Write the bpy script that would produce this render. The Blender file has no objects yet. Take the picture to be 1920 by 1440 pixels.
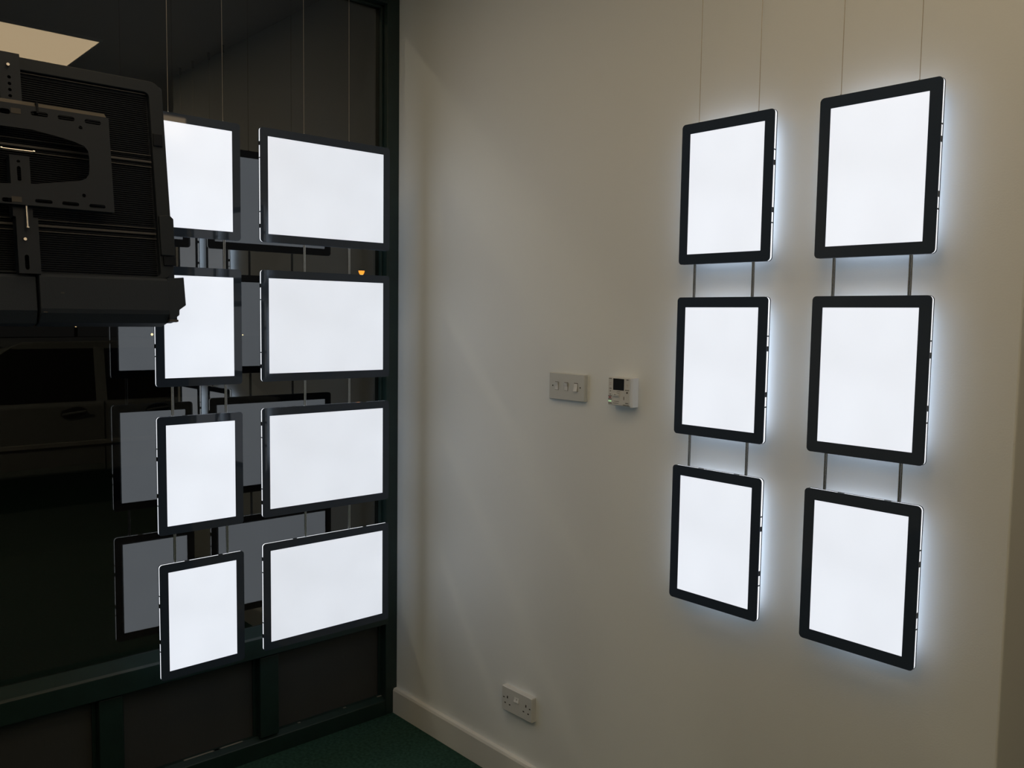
import bpy, bmesh, math, random
from mathutils import Vector, Matrix
random.seed(7)
S = bpy.context.scene
COL = S.collection
PI = math.pi

# ------------------------------------------------------------------ camera
cam_d = bpy.data.cameras.new('camera'); cam = bpy.data.objects.new('camera', cam_d); COL.objects.link(cam)
_f = Vector((-0.74315104, 0.66473257, -0.07653195)); _r = Vector((0.66580363, 0.74599067, 0.01426371)); _u = Vector((-0.06657368, 0.04035516, 0.9969651))
M = Matrix(((_r.x, _u.x, -_f.x, 2.73278), (_r.y, _u.y, -_f.y, -1.83615), (_r.z, _u.z, -_f.z, 1.51591), (0, 0, 0, 1)))
cam.matrix_world = M
cam_d.sensor_width = 36.0; cam_d.lens = 1626.94 / 1920 * 36.0; cam_d.clip_start = 0.02; cam_d.clip_end = 300
S.camera = cam

# ------------------------------------------------------------------ world, exposure
w = bpy.data.worlds.new('night_sky'); S.world = w; w.use_nodes = True
w.node_tree.nodes['Background'].inputs[0].default_value = (0.9, 0.85, 0.8, 1)
w.node_tree.nodes['Background'].inputs[1].default_value = 0.045
vs = S.view_settings
vs.view_transform = 'Standard'; vs.look = 'None'; vs.exposure = 0.17; vs.gamma = 1.0; vs.use_curve_mapping = False

LAMP = (3.05, 2.22, 1.32)          # radiance of a ceiling light diffuser
SCREEN_A4 = 0.70                  # radiance of the lit screens
SCREEN_A3 = 0.625
EDGE = 0.85

# ------------------------------------------------------------------ materials
def mat(name, col, rough=0.5, metal=0.0, spec=0.5, emit=None, estr=0.0, ior=1.5, bump=None, vary=None, coat=0.0):
    m = bpy.data.materials.new(name); m.use_nodes = True
    nt = m.node_tree; b = nt.nodes['Principled BSDF']
    b.inputs['Base Color'].default_value = (*col, 1); b.inputs['Roughness'].default_value = rough
    b.inputs['Metallic'].default_value = metal; b.inputs['IOR'].default_value = ior
    b.inputs['Specular IOR Level'].default_value = spec
    if coat: b.inputs['Coat Weight'].default_value = coat; b.inputs['Coat Roughness'].default_value = 0.03
    if emit: b.inputs['Emission Color'].default_value = (*emit, 1); b.inputs['Emission Strength'].default_value = estr
    if bump or vary:
        tc = nt.nodes.new('ShaderNodeTexCoord')
    if vary:
        sc, amt, det = vary
        n = nt.nodes.new('ShaderNodeTexNoise'); n.inputs['Scale'].default_value = sc; n.inputs['Detail'].default_value = det
        nt.links.new(tc.outputs['Object'], n.inputs['Vector'])
        r = nt.nodes.new('ShaderNodeMapRange'); r.inputs['From Min'].default_value = 0.25; r.inputs['From Max'].default_value = 0.75
        r.inputs['To Min'].default_value = 1 - amt; r.inputs['To Max'].default_value = 1 + amt
        nt.links.new(n.outputs['Fac'], r.inputs['Value'])
        h = nt.nodes.new('ShaderNodeVectorMath'); h.operation = 'SCALE'; h.inputs[0].default_value = col
        nt.links.new(r.outputs['Result'], h.inputs['Scale']); nt.links.new(h.outputs['Vector'], b.inputs['Base Color'])
    if bump:
        sc, st = bump
        n = nt.nodes.new('ShaderNodeTexNoise'); n.inputs['Scale'].default_value = sc; n.inputs['Detail'].default_value = 4
        nt.links.new(tc.outputs['Object'], n.inputs['Vector'])
        bp = nt.nodes.new('ShaderNodeBump'); bp.inputs['Strength'].default_value = st; bp.inputs['Distance'].default_value = 0.002
        nt.links.new(n.outputs['Fac'], bp.inputs['Height']); nt.links.new(bp.outputs['Normal'], b.inputs['Normal'])
    return m

def screen_mat(name, strength):
    """back-lit opal sheet: even white, a row of LEDs showing faintly along its top and bottom edges"""
    m = mat(name, (0.55, 0.56, 0.58), 0.12)
    nt = m.node_tree; b = nt.nodes['Principled BSDF']
    tc = nt.nodes.new('ShaderNodeTexCoord')
    n = nt.nodes.new('ShaderNodeTexNoise'); n.inputs['Scale'].default_value = 7; n.inputs['Detail'].default_value = 1
    nt.links.new(tc.outputs['Object'], n.inputs['Vector'])
    r = nt.nodes.new('ShaderNodeMapRange'); r.inputs['From Min'].default_value = 0.3; r.inputs['From Max'].default_value = 0.7
    r.inputs['To Min'].default_value = strength * 0.965; r.inputs['To Max'].default_value = strength * 1.035
    nt.links.new(n.outputs['Fac'], r.inputs['Value'])
    nt.links.new(r.outputs['Result'], b.inputs['Emission Strength'])
    b.inputs['Emission Color'].default_value = (0.90, 0.965, 1.07, 1)
    return m

def glass_mat(name, f0, tint):
    m = bpy.data.materials.new(name); m.use_nodes = True; nt = m.node_tree
    nt.nodes.remove(nt.nodes['Principled BSDF']); out = nt.nodes['Material Output']
    t = nt.nodes.new('ShaderNodeBsdfTransparent'); t.inputs[0].default_value = (*tint, 1)
    g = nt.nodes.new('ShaderNodeBsdfGlossy'); g.inputs['Roughness'].default_value = 0.0; g.inputs[0].default_value = (0.97, 1.0, 1.0, 1)
    # Schlick reflectance, the same for both faces of the thin pane
    geo = nt.nodes.new('ShaderNodeNewGeometry'); d = nt.nodes.new('ShaderNodeVectorMath'); d.operation = 'DOT_PRODUCT'
    nt.links.new(geo.outputs['Normal'], d.inputs[0]); nt.links.new(geo.outputs['Incoming'], d.inputs[1])
    def mth(op, a, b):
        q = nt.nodes.new('ShaderNodeMath'); q.operation = op
        for k, v in enumerate((a, b)):
            if v is None: continue
            if isinstance(v, (int, float)): q.inputs[k].default_value = v
            else: nt.links.new(v, q.inputs[k])
        return q.outputs[0]
    c = mth('ABSOLUTE', d.outputs['Value'], None)
    k5 = mth('POWER', mth('SUBTRACT', 1.0, c), 5.0)
    fac = mth('ADD', mth('MULTIPLY', k5, 1 - f0), f0)
    mx = nt.nodes.new('ShaderNodeMixShader')
    nt.links.new(fac, mx.inputs[0]); nt.links.new(t.outputs[0], mx.inputs[1]); nt.links.new(g.outputs[0], mx.inputs[2])
    nt.links.new(mx.outputs[0], out.inputs['Surface'])
    return m

MT = {}
MT['wall'] = mat('wall_paint', (0.785, 0.85, 0.895), 0.55, bump=(260, 0.12), vary=(1.3, 0.012, 2))
MT['unlit_wall'] = mat('unlit_dark_wall', (0.035, 0.036, 0.04), 0.8)  # dark colour stands in for the unlit depth of the room
MT['ceiling'] = mat('ceiling_tile', (0.62, 0.61, 0.59), 0.9, bump=(180, 0.3))
MT['skirting'] = mat('skirting_gloss', (0.69, 0.73, 0.745), 0.32)
MT['carpet'] = mat('green_carpet', (0.024, 0.066, 0.054), 0.95, spec=0.1, bump=(420, 0.9), vary=(90, 0.4, 5))
MT['frame'] = mat('dark_green_paint', (0.008, 0.024, 0.022), 0.42, bump=(60, 0.15), vary=(14, 0.2, 3))
MT['kick'] = mat('dark_panel', (0.034, 0.038, 0.040), 0.6, bump=(90, 0.15), vary=(3, 0.15, 2))
MT['chip'] = mat('worn_timber', (0.22, 0.22, 0.20), 0.8)
MT['glass'] = glass_mat('window_glass', 0.102, (0.28, 0.285, 0.285))
MT['bezel'] = mat('black_acrylic', (0.036, 0.054, 0.092), 0.03, ior=1.42)
MT['edge'] = mat('lit_acrylic_edge', (0.7, 0.72, 0.75), 0.3, emit=(0.92, 0.97, 1.03), estr=EDGE)
MT['screen4'] = screen_mat('lit_screen_small', SCREEN_A4)
MT['screen3'] = screen_mat('lit_screen_large', SCREEN_A3)
MT['screen_wall'] = screen_mat('lit_rear_tray', 1.6)
MT['clip'] = mat('dark_clip', (0.012, 0.012, 0.014), 0.4)
MT['steel'] = mat('brushed_steel', (0.58, 0.61, 0.64), 0.24, metal=1.0)
MT['cable'] = mat('steel_cable', (0.42, 0.40, 0.37), 0.4, metal=0.9)
MT['chrome'] = mat('chrome', (0.6, 0.6, 0.6), 0.25, metal=1.0)
MT['white_plastic'] = mat('white_plastic', (0.61, 0.645, 0.665), 0.35)
MT['pale_plastic'] = mat('pale_plastic', (0.67, 0.705, 0.73), 0.4)
MT['steel_plate'] = mat('satin_plate', (0.545, 0.585, 0.595), 0.42)
MT['dark'] = mat('dark_hole', (0.006, 0.006, 0.006), 0.8)
MT['lcd'] = mat('lcd_window', (0.018, 0.022, 0.028), 0.12)
MT['ink'] = mat('grey_ink', (0.06, 0.055, 0.055), 0.7)
MT['redled'] = mat('red_led', (0.32, 0.04, 0.05), 0.4)
MT['green_led'] = mat('green_led', (0.1, 0.3, 0.1), 0.4, emit=(0.55, 1.0, 0.5), estr=0.55)
MT['tv'] = mat('tv_plastic', (0.026, 0.036, 0.053), 0.6, spec=0.2, bump=(300, 0.2))
MT['tv_dark'] = mat('tv_vent', (0.007, 0.011, 0.019), 0.6, spec=0.15)
MT['tv_edge'] = mat('tv_edge', (0.018, 0.026, 0.038), 0.55, spec=0.2)
MT['tv_glass'] = mat('tv_screen', (0.004, 0.004, 0.005), 0.1)
MT['bracket'] = mat('bracket_paint', (0.015, 0.024, 0.040), 0.5, spec=0.25)
MT['flange'] = mat('lamplit_flange', (0.085, 0.082, 0.075), 0.4, metal=0.2)  # steel paler than the bracket, lamp highlight put into its colour
MT['ridge'] = mat('tv_ridge', (0.040, 0.045, 0.055), 0.45)
MT['sticker'] = mat('sticker', (0.045, 0.045, 0.045), 0.6)
MT['lamp'] = mat('lamp_diffuser', (0.8, 0.8, 0.8), 0.4, emit=(LAMP[0] / LAMP[0], LAMP[1] / LAMP[0], LAMP[2] / LAMP[0]), estr=LAMP[0])
MT['lamp_frame'] = mat('lamp_frame', (0.7, 0.7, 0.68), 0.4)
MT['pavement'] = mat('pavement', (0.035, 0.035, 0.034), 0.9, bump=(30, 0.5), vary=(3, 0.2, 3))
MT['road'] = mat('asphalt', (0.03, 0.03, 0.03), 0.9, bump=(80, 0.6))
MT['car'] = mat('car_paint', (0.24, 0.25, 0.24), 0.25, coat=0.6)
MT['car_black'] = mat('car_trim', (0.012, 0.012, 0.012), 0.5)
MT['car_trim'] = mat('car_moulding', (0.36, 0.35, 0.32), 0.4)
MT['car_glass'] = glass_mat('car_glass', 0.03, (0.35, 0.36, 0.36))
MT['tyre'] = mat('tyre', (0.015, 0.015, 0.015), 0.8)
MT['orange'] = mat('orange_lamp_glass', (0.5, 0.15, 0.02), 0.3, emit=(1.0, 0.32, 0.03), estr=18.0)
MT['orange_hot'] = mat('orange_lamp_core', (0.5, 0.3, 0.1), 0.3, emit=(1.0, 0.72, 0.3), estr=28.0)
MT['warm_pt'] = mat('warm_lamp_glass', (0.5, 0.3, 0.1), 0.3, emit=(1.0, 0.68, 0.32), estr=22.0)
MT['added_lamp'] = mat('added_lamp_glass', (0.6, 0.5, 0.3), 0.3, emit=(1.0, 0.82, 0.55), estr=900)  # glow of the lamp added to light the car
MT['post'] = mat('black_post', (0.01, 0.01, 0.01), 0.6)

# ------------------------------------------------------------------ mesh helpers
class MB:
    def __init__(s): s.v = []; s.f = []
    def add(s, vs_, fs):
        o = len(s.v); s.v += [tuple(p) for p in vs_]; s.f += [tuple(i + o for i in f) for f in fs]; return s
    def box(s, x0, x1, y0, y1, z0, z1):
        x0, x1 = min(x0, x1), max(x0, x1); y0, y1 = min(y0, y1), max(y0, y1); z0, z1 = min(z0, z1), max(z0, z1)
        return s.add([(x0, y0, z0), (x1, y0, z0), (x1, y1, z0), (x0, y1, z0), (x0, y0, z1), (x1, y0, z1), (x1, y1, z1), (x0, y1, z1)],
                     [(3, 2, 1, 0), (4, 5, 6, 7), (0, 1, 5, 4), (1, 2, 6, 5), (2, 3, 7, 6), (3, 0, 4, 7)])
    def tube(s, a, b, r, n=12, r2=None):
        a = Vector(a); b = Vector(b); d = (b - a).normalized(); r2 = r if r2 is None else r2
        p = Vector((1, 0, 0)) if abs(d.x) < 0.9 else Vector((0, 1, 0))
        e1 = d.cross(p).normalized(); e2 = d.cross(e1)
        va = [a + (e1 * math.cos(2 * PI * i / n) + e2 * math.sin(2 * PI * i / n)) * r for i in range(n)]
        vb = [b + (e1 * math.cos(2 * PI * i / n) + e2 * math.sin(2 * PI * i / n)) * r2 for i in range(n)]
        return s.add(va + vb, [(i, (i + 1) % n, n + (i + 1) % n, n + i) for i in range(n)] + [tuple(range(n - 1, -1, -1)), tuple(range(n, 2 * n))])
    def prism(s, pts, fn, t0, t1):
        """closed outline pts (2d) swept from t0 to t1; fn(a, b, t) gives the 3d point"""
        n = len(pts)
        va = [fn(a, b, t0) for a, b in pts]; vb = [fn(a, b, t1) for a, b in pts]
        return s.add(va + vb, [(i, (i + 1) % n, n + (i + 1) % n, n + i) for i in range(n)] + [tuple(range(n - 1, -1, -1)), tuple(range(n, 2 * n))])
    def ring(s, outer, inner, fn, t0, t1):
        n = len(outer)
        vs_ = [fn(a, b, t0) for a, b in outer] + [fn(a, b, t0) for a, b in inner] + [fn(a, b, t1) for a, b in outer] + [fn(a, b, t1) for a, b in inner]
        fs = []
        for i in range(n):
            j = (i + 1) % n
            fs += [(i, j, n + j, n + i), (2 * n + i, 3 * n + i, 3 * n + j, 2 * n + j), (i, 2 * n + i, 2 * n + j, j), (n + i, n + j, 3 * n + j, 3 * n + i)]
        return s.add(vs_, fs)
    def lathe(s, prof, n=20, c=(0, 0, 0)):
        """prof: (radius, z) from bottom to top, round a vertical axis"""
        vs_ = []; fs = []
        for r, z in prof:
            vs_ += [(c[0] + r * math.cos(2 * PI * i / n), c[1] + r * math.sin(2 * PI * i / n), c[2] + z) for i in range(n)]
        for k in range(len(prof) - 1):
            for i in range(n):
                j = (i + 1) % n; fs.append((k * n + i, k * n + j, (k + 1) * n + j, (k + 1) * n + i))
        fs.append(tuple(range(n - 1, -1, -1))); fs.append(tuple((len(prof) - 1) * n + i for i in range(n)))
        return s.add(vs_, fs)
    def mesh(s, name, mt):
        me = bpy.data.meshes.new(name); me.from_pydata(s.v, [], s.f); me.validate()
        bm = bmesh.new(); bm.from_mesh(me); bmesh.ops.recalc_face_normals(bm, faces=bm.faces); bm.to_mesh(me); bm.free()
        me.materials.append(MT[mt]); return me
    def build(s, name, mt, parent=None, smooth=False, bevel=0, seg=2, kind=None):
        me = s.mesh(name, mt)
        o = bpy.data.objects.new(name, me); COL.objects.link(o)
        if parent: o.parent = parent
        if smooth:
            for p in me.polygons: p.use_smooth = True
            me.set_sharp_from_angle(angle=math.radians(38))
        if bevel:
            b = o.modifiers.new('bevel', 'BEVEL'); b.width = bevel; b.segments = seg; b.limit_method = 'ANGLE'; b.angle_limit = math.radians(40)
        if kind: o['kind'] = kind
        return o

def rrect(x0, x1, z0, z1, r, k=6):
    pts = []
    for cx, cz, a in ((x1 - r, z0 + r, -PI / 2), (x1 - r, z1 - r, 0), (x0 + r, z1 - r, PI / 2), (x0 + r, z0 + r, PI)):
        for i in range(k + 1):
            t = a + PI / 2 * i / k; pts.append((cx + r * math.cos(t), cz + r * math.sin(t)))
    return pts

def stadium(cu, cv, length, h, k=5):
    return rrect(cu - length / 2, cu + length / 2, cv - h / 2, cv + h / 2, h / 2 - 1e-5, k)

def empty(name, loc=(0, 0, 0), rz=0.0):
    o = bpy.data.objects.new(name, None); COL.objects.link(o); o.location = loc; o.rotation_euler = (0, 0, rz); o.empty_display_size = 0.05; return o

def tag(o, label, cat, group=None):
    o['label'] = label; o['category'] = cat
    if group: o['group'] = group
    return o

def struct(o, label=None):
    o['kind'] = 'structure'
    if label: o['label'] = label
    return o

def inst(me, name, parent, loc=(0, 0, 0), rot=(0, 0, 0)):
    o = bpy.data.objects.new(name, me); COL.objects.link(o); o.parent = parent; o.location = loc; o.rotation_euler = rot; return o

# ------------------------------------------------------------------ the room
H = 2.80            # ceiling height
WX = 2.142          # end of the white wall
XW = 0.043          # room face of the shop front frame
struct(MB().box(-0.02, 6.6, -5.2, 2.6, -0.08, 0.0).build('floor', 'carpet'), 'dark green carpet floor')
struct(MB().box(-0.02, 6.6, -5.2, 2.6, H, H + 0.1).build('ceiling', 'ceiling'), 'pale ceiling')
struct(MB().box(-0.12, WX, 0.0, 0.62, 0, H).build('wall_right', 'wall', bevel=0.004), 'white painted wall with outer corner at its right end')
struct(MB().box(WX - 0.2, 6.6, 2.45, 2.6, 0, H).build('wall_recess', 'unlit_wall'), 'wall at the back of the recess, coloured dark as if unlit')
struct(MB().box(WX - 0.2, WX, 0.62, 2.45, 0, H).build('wall_passage', 'wall'), 'white side wall of the recess')
struct(MB().box(6.45, 6.6, -5.2, 2.45, 0, H).build('wall_far', 'unlit_wall'), 'wall opposite the shop window, coloured dark as if unlit')
struct(MB().box(-0.02, 6.45, -5.2, -5.05, 0, H).build('wall_back', 'wall'), 'white wall behind the viewer')
struct(MB().box(-0.08, 0.06, -5.05, -2.62, 0, H).build('wall_left', 'wall'), 'white wall beside the shop window')
# skirting with a rounded top arris
sk = MB()
sk.prism([(0, 0), (-0.018, 0), (-0.018, 0.088), (-0.014, 0.096), (0, 0.097)], lambda a, b, t: (t, a, b), XW - 0.005, WX)
struct(sk.build('baseboard_right', 'skirting', bevel=0.0012), 'white skirting board along the wall')
sk = MB(); sk.prism([(0, 0), (0.018, 0), (0.018, 0.088), (0.014, 0.096), (0, 0.097)], lambda a, b, t: (WX + a, t, b), -0.018, 2.45)
struct(sk.build('baseboard_recess', 'skirting', bevel=0.0012), 'white skirting board round the outer corner')

# ------------------------------------------------------------------ shop front: dark green frame, kick panels, glass
win = struct(empty('window_1'), 'shop window with dark green timber frame and dark kick panels')
YL = -2.62
MULL = [-0.5225, -1.037, -1.551, -2.065]
def fb(name, *a, bevel=0.003): return MB().box(*a).build(name, 'frame', win, bevel=bevel)
fb('jamb', -0.05, XW, -0.052, 0.0, 0.0, H)
fb('jamb', -0.05, XW, YL, YL + 0.07, 0.0, H)
fb('head_rail', -0.05, XW, YL + 0.07, -0.052, 2.627, H)
# middle rail with a sloped ledge
r = MB(); r.prism([(-0.05, 0.352), (0.035, 0.352), (0.062, 0.362), (0.062, 0.428), (0.056, 0.434), (0.006, 0.452), (-0.05, 0.452)], lambda a, b, t: (a, t, b), YL + 0.07, -0.052)
r.build('middle_rail', 'frame', win, bevel=0.002)
r = MB(); r.prism([(-0.05, 0.0), (XW, 0.0), (XW, 0.058), (0.02, 0.070), (-0.05, 0.070)], lambda a, b, t: (a, t, b), YL + 0.07, -0.052)
r.build('bottom_rail', 'frame', win, bevel=0.002)
for y in MULL: fb('mullion', -0.045, XW, y - 0.034, y + 0.034, 0.07, 0.352)
edges = [-0.052] + [v for y in MULL for v in (y + 0.034, y - 0.034)] + [YL + 0.07]
for i in range(0, len(edges), 2):
    y1, y0 = edges[i], edges[i + 1]
    MB().box(-0.03, 0.004, y0, y1, 0.07, 0.352).build('kick_panel', 'kick', win)
    b = MB()                                                         # thin bead round the panel
    b.box(0.004, 0.014, y0, y0 + 0.012, 0.07, 0.352); b.box(0.004, 0.014, y1 - 0.012, y1, 0.07, 0.352)
    b.box(0.004, 0.014, y0, y1, 0.34, 0.352)
    b.build('bead', 'frame', win, bevel=0.002)
# worn spots where paint has chipped off the bottom rail
for (y, z, dy, dz) in ((-0.064, 0.0705, 0.010, 0.0016), (-0.215, 0.0705, 0.006, 0.0014), (-0.40, 0.0705, 0.005, 0.0014), (-0.66, 0.0705, 0.05, 0.0014), (-0.75, 0.0705, 0.06, 0.0012)):
    MB().box(0.014, 0.021, y - dy, y + dy, z - 0.0015, z - 0.0002).build('paint_chip', 'chip', win)
pane = MB().box(-0.003, 0.003, YL + 0.06, -0.047, 0.445, 2.637).build('glass_pane', 'glass', win)
b = MB()
b.box(0.003, 0.018, -0.062, -0.052, 0.452, 2.627); b.box(0.003, 0.018, YL + 0.07, -0.052, 2.617, 2.627)
b.build('glazing_bead', 'frame', win, bevel=0.002)

# ------------------------------------------------------------------ ceiling lights
def ceiling_light(x0, y0, label):
    t = tag(empty('ceiling_light', (x0 + 0.2975, y0 + 0.2975, H)), label, 'ceiling light', 'square ceiling light panels')
    a = 0.2975
    MB().ring(rrect(-a, a, -a, a, 0.004, 2), rrect(-a + 0.012, a - 0.012, -a + 0.012, a - 0.012, 0.003, 2), lambda p, q, s: (p, q, s), -0.012, -0.0005).build('frame', 'lamp_frame', t)
    MB().box(-a + 0.012, a - 0.012, -a + 0.012, a - 0.012, -0.009, -0.0005).build('diffuser', 'lamp', t)
ceiling_light(1.727, -1.078, 'square warm ceiling light mirrored in the window glass at upper left')
ceiling_light(2.40, 0.30, 'added unseen square ceiling light in the recess, next to the outer corner')  # added out of view to brighten the end face of the white wall
ceiling_light(3.40, 0.30, 'added unseen square ceiling light in the recess, farther from the outer corner')  # second added light for the same end face
LN = {0.427: 'row nearest the window', 1.727: 'second row from the window', 2.927: 'third row from the window', 4.127: 'row farthest from the window'}
for x in (0.427, 1.727, 2.927, 4.127):
    for y, pos in ((-1.352, 'over the television'), (-2.778, 'beyond the television')) if x < 1 else ((-1.078, 'nearest the white wall'), (-2.278, 'second from the white wall'), (-3.478, 'farthest from the white wall')):
        if (x, y) != (1.727, -1.078): ceiling_light(x, y, 'added unseen square ceiling light of the %s, %s' % (LN[x], pos))  # unseen lights, added to bring up the brightness of the room

# ------------------------------------------------------------------ light panels
def clip_spots(wd, ht):
    """(edge, fraction, length) of the dark clips round the lit edge"""
    out = []
    tall = ht > wd
    for e in ('l', 'r'):
        for fr, ln in ((0.35, 0.012), (0.66, 0.012), (0.265, 0.003), (0.745, 0.003)) if tall else ((0.14, 0.012), (0.86, 0.012), (0.265, 0.003), (0.735, 0.003)):
            out.append((e, fr, ln))
    for e in ('t', 'b'):
        for fr in (0.32, 0.72) if tall else (0.24, 0.80): out.append((e, fr, 0.014))
    return out

def panel_meshes(w_, h_, scr):
    BZ = 0.0252; a, c = w_ / 2, h_ / 2; A, B = a + BZ, c + BZ; R = 0.0095
    d = {}
    fn = lambda p, q, s: (p, s, q)
    out = rrect(-A, A, -B, B, R); inn = rrect(-a, a, -c, c, 0.0004)
    d['bezel'] = MB().ring(out, inn, fn, 0.0, 0.0024).mesh('bezel', 'bezel')
    d['screen'] = MB().box(-a, a, 0.0003, 0.0024, -c, c).mesh('screen', scr)
    d['core'] = MB().prism(rrect(-A + 0.0008, A - 0.0008, -B + 0.0008, B - 0.0008, R), fn, 0.0024, 0.0096).mesh('edge_light', 'edge')
    for k in ('bezel', 'core'):
        me = d[k]
        for p in me.polygons: p.use_smooth = True
        me.set_sharp_from_angle(angle=math.radians(38))
    d['dims'] = (A, B)
    return d

PM = {'A4': panel_meshes(0.210, 0.297, 'screen4'), 'A3': panel_meshes(0.4215, 0.2965, 'screen3')}
rear_wall = PM['A4']['screen'].copy(); rear_wall.materials.clear(); rear_wall.materials.append(MT['screen_wall'])     # the wall panels light the wall behind them
clip_mesh = {}
def clip(e, ln):
    if (e in 'lr', ln) not in clip_mesh:
        if e in 'lr': m = MB().box(-0.0007, 0.0007, 0.0022, 0.0098, -ln / 2, ln / 2)
        else: m = MB().box(-ln / 2, ln / 2, 0.0022, 0.0098, -0.0007, 0.0007)
        clip_mesh[(e in 'lr', ln)] = m.mesh('clip', 'clip')
    return clip_mesh[(e in 'lr', ln)]

def light_panel(kind, loc, rz, label, group):
    t = tag(empty('light_box', loc, rz), label, 'light box', group)
    d = PM[kind]; A, B = d['dims']
    inst(d['core'], 'edge_light', t)
    f = inst(d['bezel'], 'front_bezel', t); inst(d['screen'], 'front_screen', t)
    inst(d['bezel'], 'back_bezel', t, (0, 0.012, 0), (0, 0, PI)); inst(rear_wall if rz == 0 else d['screen'], 'back_screen', t, (0, 0.012, 0), (0, 0, PI))
    for e, fr, ln in clip_spots(A, B):
        if e == 'l': p = (-A + 0.0009, 0, B - 2 * B * fr)
        elif e == 'r': p = (A - 0.0009, 0, B - 2 * B * fr)
        elif e == 't': p = (-A + 2 * A * fr, 0, B - 0.0009)
        else: p = (-A + 2 * A * fr, 0, -B + 0.0009)
        inst(clip(e, ln), 'clip', t, p)
    return t

ORD = ('topmost', 'second from top', 'third from top', 'lowest')
XP = 0.2095
P_TOP = (2.0569, 1.6233, 1.1895, 0.7550); Q_TOP = (2.0585, 1.6261, 1.1962, 0.7650)
R_TOP = (1.9772, 1.5476, 1.1187); S_TOP = (1.9779, 1.5475, 1.1168)
LP = ('topmost portrait light panel in the window, its left edge hidden by the television',
      'second portrait light panel in the window, its upper left corner hidden by the television',
      'third portrait light panel from the top in the window',
      'lowest portrait light panel in the window')
for k, z in enumerate(P_TOP):
    light_panel('A4', (XP - 0.0207 * 0.105, -0.9193 + 0.1048, z - 0.1485), PI / 2 + math.atan(0.0207), LP[k], 'portrait light panels in the window')
LQ = ('topmost wide landscape light panel in the window', 'second wide landscape light panel from the top in the window',
      'third wide landscape light panel from the top in the window', 'lowest wide landscape light panel in the window')
for k, z in enumerate(Q_TOP):
    light_panel('A3', (XP - 0.0054 * 0.211, -0.5977 + 0.2113, z - 0.148), PI / 2 + math.atan(0.0054), LQ[k], 'landscape light panels in the window')
LR = ('topmost light panel of the wall column nearer the switches', 'middle light panel of the wall column nearer the switches', 'lowest light panel of the wall column nearer the switches')
LS = ('topmost light panel of the rightmost column on the white wall', 'middle light panel of the rightmost column on the white wall', 'lowest light panel of the rightmost column on the white wall')
YW = -0.0429
for k, z in enumerate(R_TOP):
    light_panel('A4', (1.3814 + 0.1051, YW, z - 0.1487), 0.0, LR[k], 'light panels on the white wall')
for k, z in enumerate(S_TOP):
    light_panel('A4', (1.7539 + 0.1048, YW, z - 0.1487), 0.0, LS[k], 'light panels on the white wall')

# ------------------------------------------------------------------ suspension cables with spacer rods
def hanging(x, y, tops, hgt, label, group):
    t = tag(empty('suspension_cable', (x, y, H)), label, 'cable', group)
    ot = [z + 0.0252 for z in tops]; ob = [z - hgt - 0.0252 for z in tops]
    MB().tube((0, 0, ot[0] - H - 0.0002), (0, 0, -0.03), 0.00075, 6).build('wire', 'cable', t, smooth=True)
    MB().tube((0, 0, -0.035), (0, 0, 0), 0.006, 12).build('ceiling_fixing', 'steel', t, smooth=True)
    MB().tube((0, 0, ot[0] - H - 0.0001), (0, 0, ot[0] - H + 0.003), 0.0018, 8).build('ferrule', 'steel', t, smooth=True)
    for k in range(len(tops) - 1):
        m = MB(); za, zb = ob[k] - H, ot[k + 1] - H
        for sx in (-1, 1): m.tube((sx * 0.0021 if abs(y) < 0.1 else 0, sx * 0.0021 if abs(y) >= 0.1 else 0, zb), (sx * 0.0021 if abs(y) < 0.1 else 0, sx * 0.0021 if abs(y) >= 0.1 else 0, za), 0.0021, 10)
        m.build('spacer_rod', 'steel', t, smooth=True)
XC = XP - 0.006
gw = 'cables of the window panels'; gr = 'cables of the wall panels'
hanging(XC - 0.001, -0.897, P_TOP, 0.297, 'left cable holding the portrait panels in the window', gw)
hanging(XC - 0.004, -0.735, P_TOP, 0.297, 'right cable holding the portrait panels in the window', gw)
hanging(XC - 0.001, -0.471, Q_TOP, 0.297, 'left cable holding the landscape panels in the window', gw)
hanging(XC - 0.002, -0.3065, Q_TOP, 0.297, 'right cable holding the landscape panels in the window', gw)
YC = YW + 0.006
hanging(1.4025, YC, R_TOP, 0.297, 'left cable of the wall column nearer the switches', gr)
hanging(1.5705, YC, R_TOP, 0.297, 'right cable of the wall column nearer the switches', gr)
hanging(1.773, YC, S_TOP, 0.297, 'left cable of the rightmost wall column', gr)
hanging(1.940, YC, S_TOP, 0.297, 'right cable of the rightmost wall column', gr)

# ------------------------------------------------------------------ switch plate, thermostat, socket on the white wall
def plate(t, name, w_, h_, d_, mt, r=0.003):
    """a moulded plate with its back on the wall and softened front edges"""
    a, c = w_ / 2, h_ / 2
    fn = lambda p, q, s: (p, s, q)
    m = MB(); k = 3; e = 0.0022
    o1 = rrect(-a, a, -c, c, r, k); o2 = rrect(-a + e, a - e, -c + e, c - e, max(r - e, 0.0008), k); n = len(o1)
    vs_ = [fn(p, q, 0) for p, q in o1] + [fn(p, q, -d_ + e) for p, q in o1] + [fn(p, q, -d_) for p, q in o2]
    fs = [(i, (i + 1) % n, n + (i + 1) % n, n + i) for i in range(n)] + [(n + i, n + (i + 1) % n, 2 * n + (i + 1) % n, 2 * n + i) for i in range(n)]
    fs += [tuple(range(n)), tuple(range(2 * n, 3 * n))]
    m.add(vs_, fs); return m.build(name, mt, t)

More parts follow.
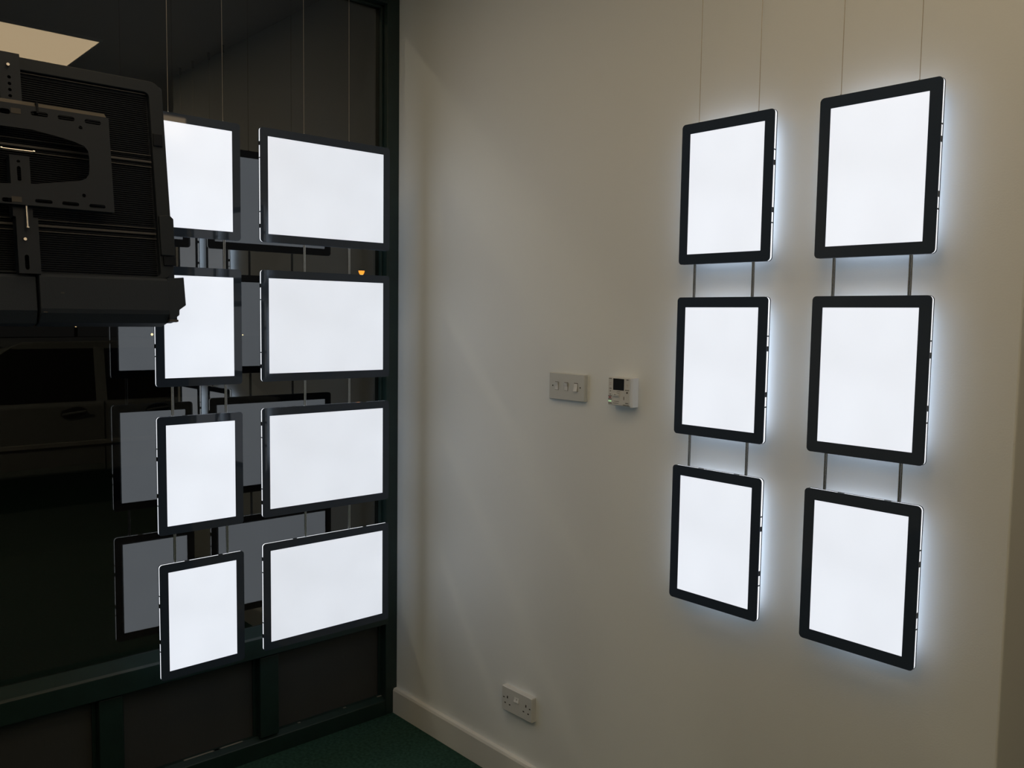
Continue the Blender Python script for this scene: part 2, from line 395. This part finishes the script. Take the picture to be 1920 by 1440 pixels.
sw = tag(empty('light_switch', (0.9345, 0, 1.3133)), 'wide three-gang light switch plate on the white wall', 'light switch')
plate(sw, 'face_plate', 0.148, 0.080, 0.0115, 'steel_plate')
for i, x in enumerate((-0.0405, -0.0010, 0.0385)):
    MB().box(x - 0.0075, x + 0.0075, -0.0118, -0.011, -0.0115, 0.0135).build('rocker_recess', 'dark', sw)
    tip = 0.0052; lo, hi = ((0.0012, tip) if i < 2 else (tip, 0.0012))
    m = MB(); m.prism([(-0.0105, -0.0115), (-0.0115 - lo, -0.0105), (-0.0135, 0.001), (-0.0115 - hi, 0.0115), (-0.0105, 0.0125)], lambda a, b, s: (s, a, b), x - 0.0066, x + 0.0066)
    m.build('rocker', 'pale_plastic', sw)
for x in (-0.0575, 0.0560):
    s_ = MB().tube((x, -0.0120, 0.001), (x, -0.0105, 0.001), 0.0022, 10).build('screw', 'dark', sw)

so = tag(empty('wall_socket', (0.7435, 0, 0.2810)), 'double mains socket low on the white wall above the skirting', 'socket')
plate(so, 'face_plate', 0.143, 0.080, 0.018, 'white_plastic')
for gx, s in ((-0.0435, 1), (0.0445, -1)):
    pts = [(gx, 0.0075, 0.0022, 0.0042), (gx - 0.011, -0.0135, 0.0034, 0.0019), (gx + 0.011, -0.0145, 0.0034, 0.0019)]
    for px, pz, dx, dz in pts:
        MB().box(px - dx, px + dx, -0.0183, -0.016, pz - dz, pz + dz).build('pin_hole', 'dark', so)
    px = gx - s * 0.0175
    MB().box(px - 0.0030, px + 0.0030, -0.0183, -0.016, 0.0015, 0.0052).build('screw', 'dark', so)
MB().box(-0.0105, 0.0125, -0.0182, -0.016, 0.004, 0.0205).build('rocker_recess', 'white_plastic', so)
for x in (-0.0045, 0.0065):
    m = MB(); m.prism([(-0.017, 0.005), (-0.0225, 0.006), (-0.0195, 0.013), (-0.0185, 0.0195), (-0.017, 0.02)], lambda a, b, s: (s, a, b), x - 0.005, x + 0.005)
    m.build('rocker', 'pale_plastic', so)
MB().box(0.0010, 0.0022, -0.0205, -0.0190, 0.0125, 0.0155).build('rocker_mark', 'dark', so)

th = tag(empty('thermostat', (1.1555, 0, 1.3160)), 'small white digital heating timer with a dark display beside the switch', 'thermostat')
plate(th, 'housing', 0.0810, 0.0785, 0.0300, 'white_plastic', 0.003)
m = MB(); m.prism([(0.0, 0), (0.0045, 0), (0.0045, -0.022), (0.0, -0.028)], lambda a, b, s: (0.0392 + a, b, s), -0.0415, 0.0393)
m.build('side_cover', 'pale_plastic', th, bevel=0.0008)
MB().box(-0.0215, 0.0185, -0.0303, -0.028, 0.0040, 0.0360).build('display', 'lcd', th)
MB().ring(rrect(-0.0228, 0.0198, 0.0027, 0.0373, 0.001, 2), rrect(-0.0215, 0.0185, 0.0040, 0.0360, 0.0005, 2), lambda p, q, s: (p, s, q), -0.0307, -0.028).build('display_rim', 'pale_plastic', th)
# slider in its track
MB().box(-0.0205, 0.0035, -0.0304, -0.028, -0.0335, 0.0000).build('slider_track', 'white_plastic', th)
m = MB(); m.prism([(-0.028, -0.0145), (-0.0335, -0.0125), (-0.0345, -0.0065), (-0.028, -0.0050)], lambda a, b, s: (s, a, b), -0.0200, 0.0005)
m.build('slider', 'pale_plastic', th)
MB().box(-0.0125, -0.0095, -0.0350, -0.0335, -0.0088, -0.0072).build('slider_mark', 'ink', th)
for z, x0, x1 in ((0.0005, -0.008, 0.004), (-0.0040, -0.008, 0.002), (-0.0270, -0.018, 0.001), (-0.0320, -0.02, -0.001)):
    MB().box(x0, x1, -0.0307, -0.029, z - 0.0005, z + 0.0005).build('slider_notch', 'ink', th)
for x, z, r_ in ((-0.0310, 0.0005, 0.0013), (-0.0315, -0.0085, 0.0013), (0.0295, -0.0010, 0.0026)):
    MB().tube((x, -0.0312, z), (x, -0.029, z), r_, 12).build('button', 'ink', th)
MB().box(0.0175, 0.0190, -0.0306, -0.029, -0.0215, -0.0125).build('reset_slot', 'ink', th)
for x0, z, w_ in ((-0.0375, 0.0355, 0.010), (-0.0345, 0.0078, 0.007), (-0.039, -0.0130, 0.013), (-0.039, -0.0220, 0.014), (-0.0385, -0.0335, 0.014), (0.0255, 0.0340, 0.008), (0.0225, 0.0060, 0.013), (0.0240, -0.0300, 0.011)):
    m = MB(); x = x0
    while x < x0 + w_ - 0.0006:
        dx = random.choice((0.0009, 0.0011, 0.0014)); m.box(x, x + dx * 0.75, -0.0304, -0.029, z - 0.0009, z + random.choice((0.0005, 0.0009))); x += dx
    m.build('small_print', 'ink', th)
for x0, z, w_ in ((-0.0345, 0.0225, 0.006), (-0.0345, 0.0185, 0.005), (0.0265, 0.0200, 0.006), (0.0285, 0.0155, 0.003)):
    MB().box(x0, x0 + w_, -0.0304, -0.029, z, z + 0.0006).build('red_print', 'redled', th)
MB().box(-0.0365, -0.0285, -0.0310, -0.029, -0.0185, -0.0155).build('red_lamp', 'redled', th)
for x in (-0.0370, -0.0335, -0.0300):
    MB().box(x, x + (0.0024 if x > -0.031 else 0.0014), -0.0311, -0.029, -0.0290, -0.0262).build('green_lamp', 'green_led', th)

def text(body, parent, loc, size, mt, name):
    cu = bpy.data.curves.new(name, 'FONT'); cu.body = body; cu.size = size; cu.align_x = 'RIGHT'; cu.extrude = 0.0001
    o = bpy.data.objects.new('tmp', cu); COL.objects.link(o)
    dg = bpy.context.evaluated_depsgraph_get(); me = bpy.data.meshes.new_from_object(o.evaluated_get(dg))
    bpy.data.objects.remove(o); me.name = name; me.materials.clear(); me.materials.append(MT[mt])
    q = bpy.data.objects.new(name, me); COL.objects.link(q); q.parent = parent; q.location = loc; q.rotation_euler = (PI / 2, 0, 0); return q
text('TIMEGUARD', th, (0.0370, -0.0302, -0.0368), 0.0040, 'ink', 'lettering')

# ------------------------------------------------------------------ television hung back to the room, on a slotted bracket
TAU = math.radians(8)
tvroot = tag(empty('television', (0.48, -1.45, 1.80)), 'black flat television seen from behind, tilted towards the window', 'television')
tvroot.rotation_euler = (0, -TAU, 0)
# local axes of the television: x = out of its back, y = to the right, z = up
def prof(pts, y0, y1, name, mt, parent, **k):
    m = MB(); m.prism(pts, lambda a, b, s: (a, s, b), y0, y1); return m.build(name, mt, parent, **k)
def outl(pts, x0, x1, name, mt, parent, **k):
    m = MB(); m.prism(pts, lambda a, b, s: (s, a, b), x0, x1); return m.build(name, mt, parent, **k)
outl(rrect(-0.458, 0.458, -0.308, 0.300, 0.008), -0.050, -0.022, 'screen_frame', 'tv', tvroot)
MB().box(-0.0515, -0.050, -0.445, 0.445, -0.29, 0.287).build('screen', 'tv_glass', tvroot)
body = outl(rrect(-0.446, 0.446, -0.205, 0.298, 0.03), -0.022, -0.004, 'back_shell', 'tv', tvroot, bevel=0.003)
# raised rim round the ribbed area: top strip and two side strips
m = MB(); fn3 = lambda a, b, s: (s, a, b)
m.ring(rrect(-0.445, 0.445, -0.203, 0.297, 0.03), rrect(-0.412, 0.412, -0.200, 0.267, 0.012), fn3, -0.004, 0.012)
m.build('rim', 'tv_edge', tvroot, bevel=0.003)
# fine ventilation ribs over the whole back
m = MB(); z = -0.193
while z < 0.258:
    m.box(-0.004, 0.0015, -0.408, 0.408, z, z + 0.0026); z += 0.0052
rb = m.build('vent_ribs', 'tv_dark', body); rb['kind'] = 'stuff'
for z, h_ in ((0.1085, 0.0022), (0.0925, 0.005), (0.0790, 0.0022), (-0.0765, 0.0022), (-0.0900, 0.005), (-0.1030, 0.0022), (0.2635, 0.002)):
    MB().box(-0.004, 0.0045, -0.410, 0.410, z - h_ / 2, z + h_ / 2).build('ridge', 'ridge', tvroot)
# clips and speaker bulge on each side rim
for s in (-1, 1):
    MB().box(0.010, 0.016, s * 0.414, s * 0.438, 0.131, 0.165).build('cable_clip', 'tv_dark', tvroot, bevel=0.003)
    outl([(s * 0.414, -0.146), (s * 0.448, -0.146), (s * 0.450, -0.052), (s * 0.440, -0.042), (s * 0.414, -0.046)], 0.008, 0.020, 'side_bulge', 'tv_edge', tvroot, bevel=0.002)
    MB().box(0.006, 0.017, s * 0.420, s * 0.451, -0.171, -0.147).build('cable_clip', 'tv_dark', tvroot, bevel=0.002)
# deep chin along the bottom, in three blocks
CH = [(-0.03, -0.205), (0.024, -0.205), (0.033, -0.212), (0.033, -0.286), (0.030, -0.296), (0.012, -0.316), (-0.03, -0.320)]
prof(CH, 0.131, 0.420, 'chin', 'tv', tvroot, bevel=0.0015)
prof(CH, -0.420, -0.131, 'chin', 'tv', tvroot, bevel=0.0015)
prof([(-0.03, -0.207), (0.016, -0.207), (0.026, -0.214), (0.026, -0.290), (0.008, -0.318), (-0.03, -0.320)], -0.126, 0.126, 'chin_centre', 'tv', tvroot, bevel=0.0015)
for s in (-1, 1):
    outl([(s * 0.420, -0.2055), (s * 0.462, -0.2015), (s * 0.463, -0.272), (s * 0.446, -0.284), (s * 0.445, -0.297), (s * 0.422, -0.314), (s * 0.420, -0.314)], -0.03, 0.030, 'chin_end', 'tv', tvroot, bevel=0.0015)
    MB().box(0.020, 0.0335, s * 0.418, s * 0.440, -0.3145, -0.309).build('chin_foot', 'sticker', tvroot, bevel=0.001)
for y, z in ((0.178, -0.2495), (0.140, -0.2945)):
    MB().box(0.0325, 0.0334, y - 0.004, y + 0.004, z - 0.0014, z + 0.0014).build('screw_cap', 'sticker', tvroot)

# bracket: wide slotted plate with a shaped opening, two uprights bolted to the television, pole to the ceiling
def plate_with_holes(u0, u1, v0, v1, holes, x0, x1, name, mt, parent):
    """flat plate with cut-outs, filled by triangulating its outline with its holes"""
    bm = bmesh.new(); loops = [[(u0, v0), (u1, v0), (u1, v1), (u0, v1)]] + holes; ed = []
    rings = []
    for lp in loops:
        vs_ = [bm.verts.new((x1, a, b)) for a, b in lp]; rings.append(vs_)
        ed += [bm.edges.new((vs_[i], vs_[(i + 1) % len(vs_)])) for i in range(len(vs_))]
    bmesh.ops.triangle_fill(bm, use_beauty=True, use_dissolve=False, edges=ed)
    fs = list(bm.faces)
    e = bmesh.ops.extrude_face_region(bm, geom=fs)
    for v in [g for g in e['geom'] if isinstance(g, bmesh.types.BMVert)]: v.co.x = x0
    bmesh.ops.recalc_face_normals(bm, faces=bm.faces)
    me = bpy.data.meshes.new(name); bm.to_mesh(me); bm.free(); me.materials.append(MT[mt])
    o = bpy.data.objects.new(name, me); COL.objects.link(o); o.parent = parent; return o
holes = []
right_cut = [(0.060, -0.012), (0.131, -0.006), (0.169, 0.001), (0.226, 0.012), (0.240, 0.019), (0.247, 0.030), (0.249, 0.045), (0.250, 0.070), (0.248, 0.086), (0.240, 0.096), (0.220, 0.103), (0.186, 0.110), (0.132, 0.118), (0.060, 0.118)]
holes.append(right_cut + [(-a, b) for a, b in reversed(right_cut)])
for s in (1, -1):
    for c_ in (0.149, 0.205, 0.263):
        holes.append(stadium(s * c_, 0.1565, 0.036, 0.0105)); holes.append(stadium(s * (c_ - 0.002), -0.0445, 0.036, 0.0085))
    holes.append(stadium(s * 0.235, 0.139, 0.0085, 0.0084)); holes.append(stadium(s * 0.233, -0.022, 0.0085, 0.0084)); holes.append(stadium(s * 0.079, 0.152, 0.022, 0.012)); holes.append(stadium(s * 0.074, -0.048, 0.022, 0.010))
br = plate_with_holes(-0.299, 0.299, -0.056, 0.1725, holes, 0.0475, 0.050, 'mounting_bracket', 'bracket', tvroot)
br['label'] = 'grey slotted steel mounting bracket'
MB().box(0.030, 0.0475, -0.297, 0.297, 0.168, 0.1725).build('top_flange', 'bracket', br, bevel=0.001)
m = MB(); m.prism([(0.0495, 0.1725), (0.036, 0.1855), (0.034, 0.1840), (0.0470, 0.1715)], lambda a, b, q: (a, q, b), -0.294, 0.294); m.build('top_flange', 'flange', br)  # paler strip, angled to carry the highlight of the lamp above
MB().box(0.030, 0.0475, -0.297, 0.297, -0.056, -0.0525).build('bottom_flange', 'bracket', br, bevel=0.001)
MB().box(0.030, 0.0515, 0.143, 0.1475, 0.158, 0.183).build('hook', 'tv_dark', br)
for (u, v) in ((0.1020, 0.1560), (0.0930, -0.0450)):
    MB().box(0.0500, 0.0508, u - 0.011, u + 0.009, v - 0.006, v + 0.006).build('sticker', 'sticker', br)
for s in (1, -1):
    U = lambda a: s * a
    def arm(u0, u1, v0, v1, hs, tex):
        a0, a1 = sorted((U(u0), U(u1)))
        plate_with_holes(a0, a1, v0, v1, [[(U(a), b) for a, b in h] for h in hs], 0.0325, 0.035, 'upright', 'bracket', br)
        MB().box(0.002, 0.035, U(u1), U(u1) + s * 0.0022, v0, v1).build('upright_flange', 'bracket', br)
        MB().box(0.002, 0.035, U(u0) - s * 0.0022, U(u0), v0, v1).build('upright_flange', 'bracket', br)
    arm(0.078, 0.1165, 0.182, 0.294, [stadium(0.0955, v, 0.0075, 0.0074) for v in (0.237, 0.222, 0.208, 0.194)], 0)
    arm(0.088, 0.1240, -0.080, 0.060, [stadium(0.1035, 0.046, 0.007, 0.0069), [(b_ + 0.1035, a_ + 0.018) for a_, b_ in stadium(0, 0, 0.034, 0.008)][::-1], stadium(0.1035, -0.03, 0.007, 0.0069)], 0)
    arm(0.0935, 0.1340, -0.208, -0.080, [[(b_ + 0.1085, a_ - 0.1825) for a_, b_ in stadium(0, 0, 0.034, 0.0085)][::-1]], 0)
    for u, v in ((0.094, 0.264), (0.1065, -0.131)):
        q = MB(); q.tube((0.035, U(u), v), (0.040, U(u), v), 0.0046, 12, 0.0034); q.build('screw', 'chrome', br, smooth=True)
    q = MB(); q.tube((0.040, U(0.070), 0.0705), (0.040, U(0.134), 0.0705), 0.0014, 8); q.tube((0.040, U(0.072), 0.0705), (0.040, U(0.068), 0.0705), 0.0030, 8); q.tube((0.040, U(0.133), 0.0705), (0.040, U(0.137), 0.0705), 0.0030, 8)
    q.build('pivot_pin', 'chrome', br, smooth=True)
    q = MB(); q.tube((0.044, U(0.112), -0.105), (0.044, U(0.112), -0.056), 0.0022, 8); q.tube((0.044, U(0.112), -0.107), (0.044, U(0.112), -0.104), 0.0046, 10)
    q.build('tilt_bolt', 'chrome', br, smooth=True)
pl = tag(empty('ceiling_pole', (0.60, -1.47, H)), 'dark steel pole carrying the television bracket from the ceiling', 'pole')
MB().tube((0, 0, 1.72 - H), (0, 0, 0), 0.022, 20).build('tube', 'bracket', pl, smooth=True)
MB().box(-0.08, 0.08, -0.08, 0.08, -0.006, 0).build('ceiling_plate', 'bracket', pl, bevel=0.002)
MB().box(-0.080, 0.03, -0.05, 0.05, 1.76 - H, 1.78 - H).build('bracket_arm', 'bracket', pl, bevel=0.002)

# ------------------------------------------------------------------ the street outside, at night
struct(MB().box(-3.3, -0.05, -30, 30, -0.10, -0.02).build('pavement', 'pavement'), 'pavement outside the shop window')
struct(MB().box(-60, -3.3, -40, 60, -0.30, -0.18).build('road', 'road'), 'dark asphalt road')
struct(MB().box(-3.42, -3.3, -30, 30, -0.18, -0.02).build('trim_kerb', 'pavement', bevel=0.015), 'kerb of the pavement')

car = tag(empty('parked_car', (-6.1, 0.25, -0.18)), 'dim grey car parked in the dark street beyond the window', 'car')
HW = 0.86
def sect(name, mt, side_pts, xs, parent=car, **k):
    """side outline (y, z) swept across the car, xs = list of (x, inset of the outline from its centre)"""
    m = MB(); n = len(side_pts); cy = sum(p[0] for p in side_pts) / n; cz = sum(p[1] for p in side_pts) / n
    vs_ = []; fs = []
    for x, sc in xs: vs_ += [(x, cy + (a - cy) * sc, cz + (b - cz) * sc) for a, b in side_pts]
    for q in range(len(xs) - 1):
        for i in range(n):
            j = (i + 1) % n; fs.append((q * n + i, q * n + j, (q + 1) * n + j, (q + 1) * n + i))
    fs += [tuple(range(n)), tuple((len(xs) - 1) * n + i for i in range(n))]
    m.add(vs_, fs); return m.build(name, mt, parent, **k)
def arch(cy, r, a0=180, a1=0, n=9):
    return [(cy + r * math.cos(math.radians(a0 + (a1 - a0) * i / n)), 0.30 + r * math.sin(math.radians(a0 + (a1 - a0) * i / n))) for i in range(n + 1)]
low = [(-2.05, 0.28)] + arch(-1.28, 0.35) + arch(1.25, 0.35) + [(2.0, 0.28), (2.03, 0.62), (1.98, 0.86), (1.45, 0.92), (-1.35, 0.92), (-1.95, 0.80), (-2.08, 0.60)]
sect('body', 'car', low, [(-HW, 0.96), (-HW + 0.06, 1.0), (HW - 0.06, 1.0), (HW, 0.96)], bevel=0.02)
roof = [(-0.42, 1.38), (-0.30, 1.43), (0.95, 1.44), (1.35, 1.39), (1.32, 1.36), (-0.36, 1.35)]
sect('roof', 'car', roof, [(-0.60, 0.97), (0.60, 0.97)], bevel=0.01)
for s in (-1, 1):
    for (yb, yt, wd) in ((-1.15, -0.40, 0.06), (0.28, 0.32, 0.09), (1.72, 1.32, 0.14)):
        m = MB(); xb, xt = s * (HW - 0.05), s * 0.60
        m.add([(xb, yb - wd / 2, 0.91), (xb, yb + wd / 2, 0.91), (xt, yt + wd / 2, 1.38), (xt, yt - wd / 2, 1.38), (xb - s * 0.04, yb - wd / 2, 0.91), (xb - s * 0.04, yb + wd / 2, 0.91), (xt - s * 0.04, yt + wd / 2, 1.38), (xt - s * 0.04, yt - wd / 2, 1.38)],
              [(0, 1, 2, 3), (4, 5, 6, 7), (0, 1, 5, 4), (1, 2, 6, 5), (2, 3, 7, 6), (3, 0, 4, 7)])
        m.build('pillar', 'car', car)
    for (y0, y1, t0, t1) in ((-1.11, 0.235, -0.37, 0.275), (0.325, 1.65, 0.365, 1.25)):
        m = MB(); xb, xt = s * (HW - 0.06), s * 0.605; g = 0.006 * s
        m.add([(xb, y0, 0.915), (xb, y1, 0.915), (xt, t1, 1.37), (xt, t0, 1.37), (xb - g, y0, 0.915), (xb - g, y1, 0.915), (xt - g, t1, 1.37), (xt - g, t0, 1.37)],
              [(0, 1, 2, 3), (4, 5, 6, 7), (0, 1, 5, 4), (1, 2, 6, 5), (2, 3, 7, 6), (3, 0, 4, 7)])
        m.build('side_window', 'car_glass', car)
    MB().box(s * (HW - 0.004), s * (HW + 0.014), -0.92, 0.90, 0.545, 0.585).build('side_moulding', 'car_trim', car, bevel=0.006)
    for hy in (0.035, 0.735):
        m = MB(); m.prism([(0.105 * math.cos(2 * PI * i / 18), 0.048 * math.sin(2 * PI * i / 18)) for i in range(18)], lambda a, b, t: (t, hy + a, 0.83 + b + a * 0.12), s * (HW - 0.01), s * (HW + 0.002))
        q = m.build('handle_recess', 'car_black', car)
        m = MB(); m.prism([(-0.095, -0.010), (0.095, -0.010), (0.095, 0.010), (-0.095, 0.010)], lambda a, b, t: (t, hy + a, 0.832 + b + a * 0.12), s * (HW + 0.004), s * (HW + 0.03))
        m.build('door_handle', 'car', car, bevel=0.006)
    MB().tube((s * (HW - 0.01), 0.185, 0.80), (s * (HW + 0.004), 0.185, 0.80), 0.012, 12).build('key_lock', 'chrome', car)
    for y in (0.285,): MB().box(s * (HW - 0.01), s * (HW + 0.002), y - 0.004, y + 0.004, 0.32, 0.915).build('door_seam', 'car_black', car)
    for wy in (-1.28, 1.25):
        wh = MB(); wh.tube((s * (HW - 0.19), wy, 0.30), (s * (HW - 0.01), wy, 0.30), 0.30, 28)
        o = wh.build('wheel', 'tyre', car, smooth=True, bevel=0.02)
        hb = MB(); hb.tube((s * (HW - 0.02), wy, 0.30), (s * (HW - 0.002), wy, 0.30), 0.19, 24); hb.build('hub', 'car_trim', o, smooth=True)
for yb, yt in ((-1.15, -0.40), (1.72, 1.32)):
    m = MB(); m.add([(-0.78, yb, 0.915), (0.78, yb, 0.915), (0.58, yt, 1.37), (-0.58, yt, 1.37), (-0.78, yb + 0.012, 0.915), (0.78, yb + 0.012, 0.915), (0.58, yt + 0.012, 1.37), (-0.58, yt + 0.012, 1.37)],
                    [(0, 1, 2, 3), (4, 5, 6, 7), (0, 1, 5, 4), (1, 2, 6, 5), (2, 3, 7, 6), (3, 0, 4, 7)])
    m.build('windscreen', 'car_glass', car)

G = -0.18
lm = tag(empty('street_lantern', (-25.0, 15.454, G)), 'orange glowing lantern in the street, seen between the landscape panels', 'street lamp')
z0 = 3.066 - G
MB().lathe([(0.05, 0), (0.045, 0.3), (0.03, 0.35), (0.028, z0 + 0.3)], 12).build('post', 'post', lm, smooth=True)
MB().lathe([(0.020, z0 - 0.085), (0.065, z0 - 0.06), (0.10, z0), (0.115, z0 + 0.07)], 16, (0.22, -0.14, 0)).build('glass_bowl', 'orange', lm, smooth=True)
MB().lathe([(0.012, z0 - 0.115), (0.045, z0 - 0.10), (0.05, z0 - 0.07), (0.02, z0 - 0.06)], 12, (0.22, -0.14, 0)).build('bulb_cover', 'orange_hot', lm, smooth=True)
MB().lathe([(0.125, z0 + 0.07), (0.11, z0 + 0.10), (0.03, z0 + 0.16)], 16, (0.22, -0.14, 0)).build('hood', 'post', lm, smooth=True)
MB().tube((0, 0, z0 + 0.22), (0.22, -0.14, z0 + 0.15), 0.015, 8).build('arm', 'post', lm)
t = tag(empty('added_street_lamp', (-2.9, -5.2, G)), 'added tall street lamp out of view, lighting the parked car from the left', 'street lamp')  # added out of view so the near side of the car is lit
MB().lathe([(0.08, 0), (0.07, 0.9), (0.05, 0.95), (0.04, 5.2)], 14).build('post', 'post', t, smooth=True)
MB().tube((0, 0, 5.2), (0.1, 0.9, 5.35), 0.03, 10).build('arm', 'post', t, smooth=True)
MB().box(-0.02, 0.24, 0.75, 1.25, 5.32, 5.40).build('lamp_head', 'post', t, bevel=0.02)
MB().box(0.0, 0.22, 0.78, 1.22, 5.30, 5.325).build('lamp_glass', 'added_lamp', t)
def bollard(x, y, z, r_, label):
    t = tag(empty('bollard_light', (x, y, G)), label, 'bollard light', 'small warm lights in the dark street')
    h_ = z - G
    MB().lathe([(0.05, 0), (0.05, h_ - r_ * 1.1), (0.03, h_ - r_)], 12).build('post', 'post', t, smooth=True)
    MB().lathe([(r_ * 0.5, h_ - r_), (r_, h_ - r_ * 0.3), (r_, h_ + r_ * 0.3), (r_ * 0.5, h_ + r_)], 12).build('lamp_glass', 'warm_pt', t, smooth=True)
    MB().lathe([(r_ * 1.1, h_ + r_), (r_ * 0.3, h_ + r_ * 1.5)], 12).build('cap', 'post', t, smooth=True)
bollard(-12.0, 1.112, 0.956, 0.022, 'tiny warm street light at the far left edge below the television')
bollard(-25.0, 5.655, 1.083, 0.032, 'tiny warm street light just under the chin of the television')
bollard(-25.0, 7.855, 0.826, 0.036, 'tiny warm street light beside the second portrait panel')
bollard(-25.0, 10.828, 0.801, 0.018, 'tiny faint street light between the two columns of window panels')
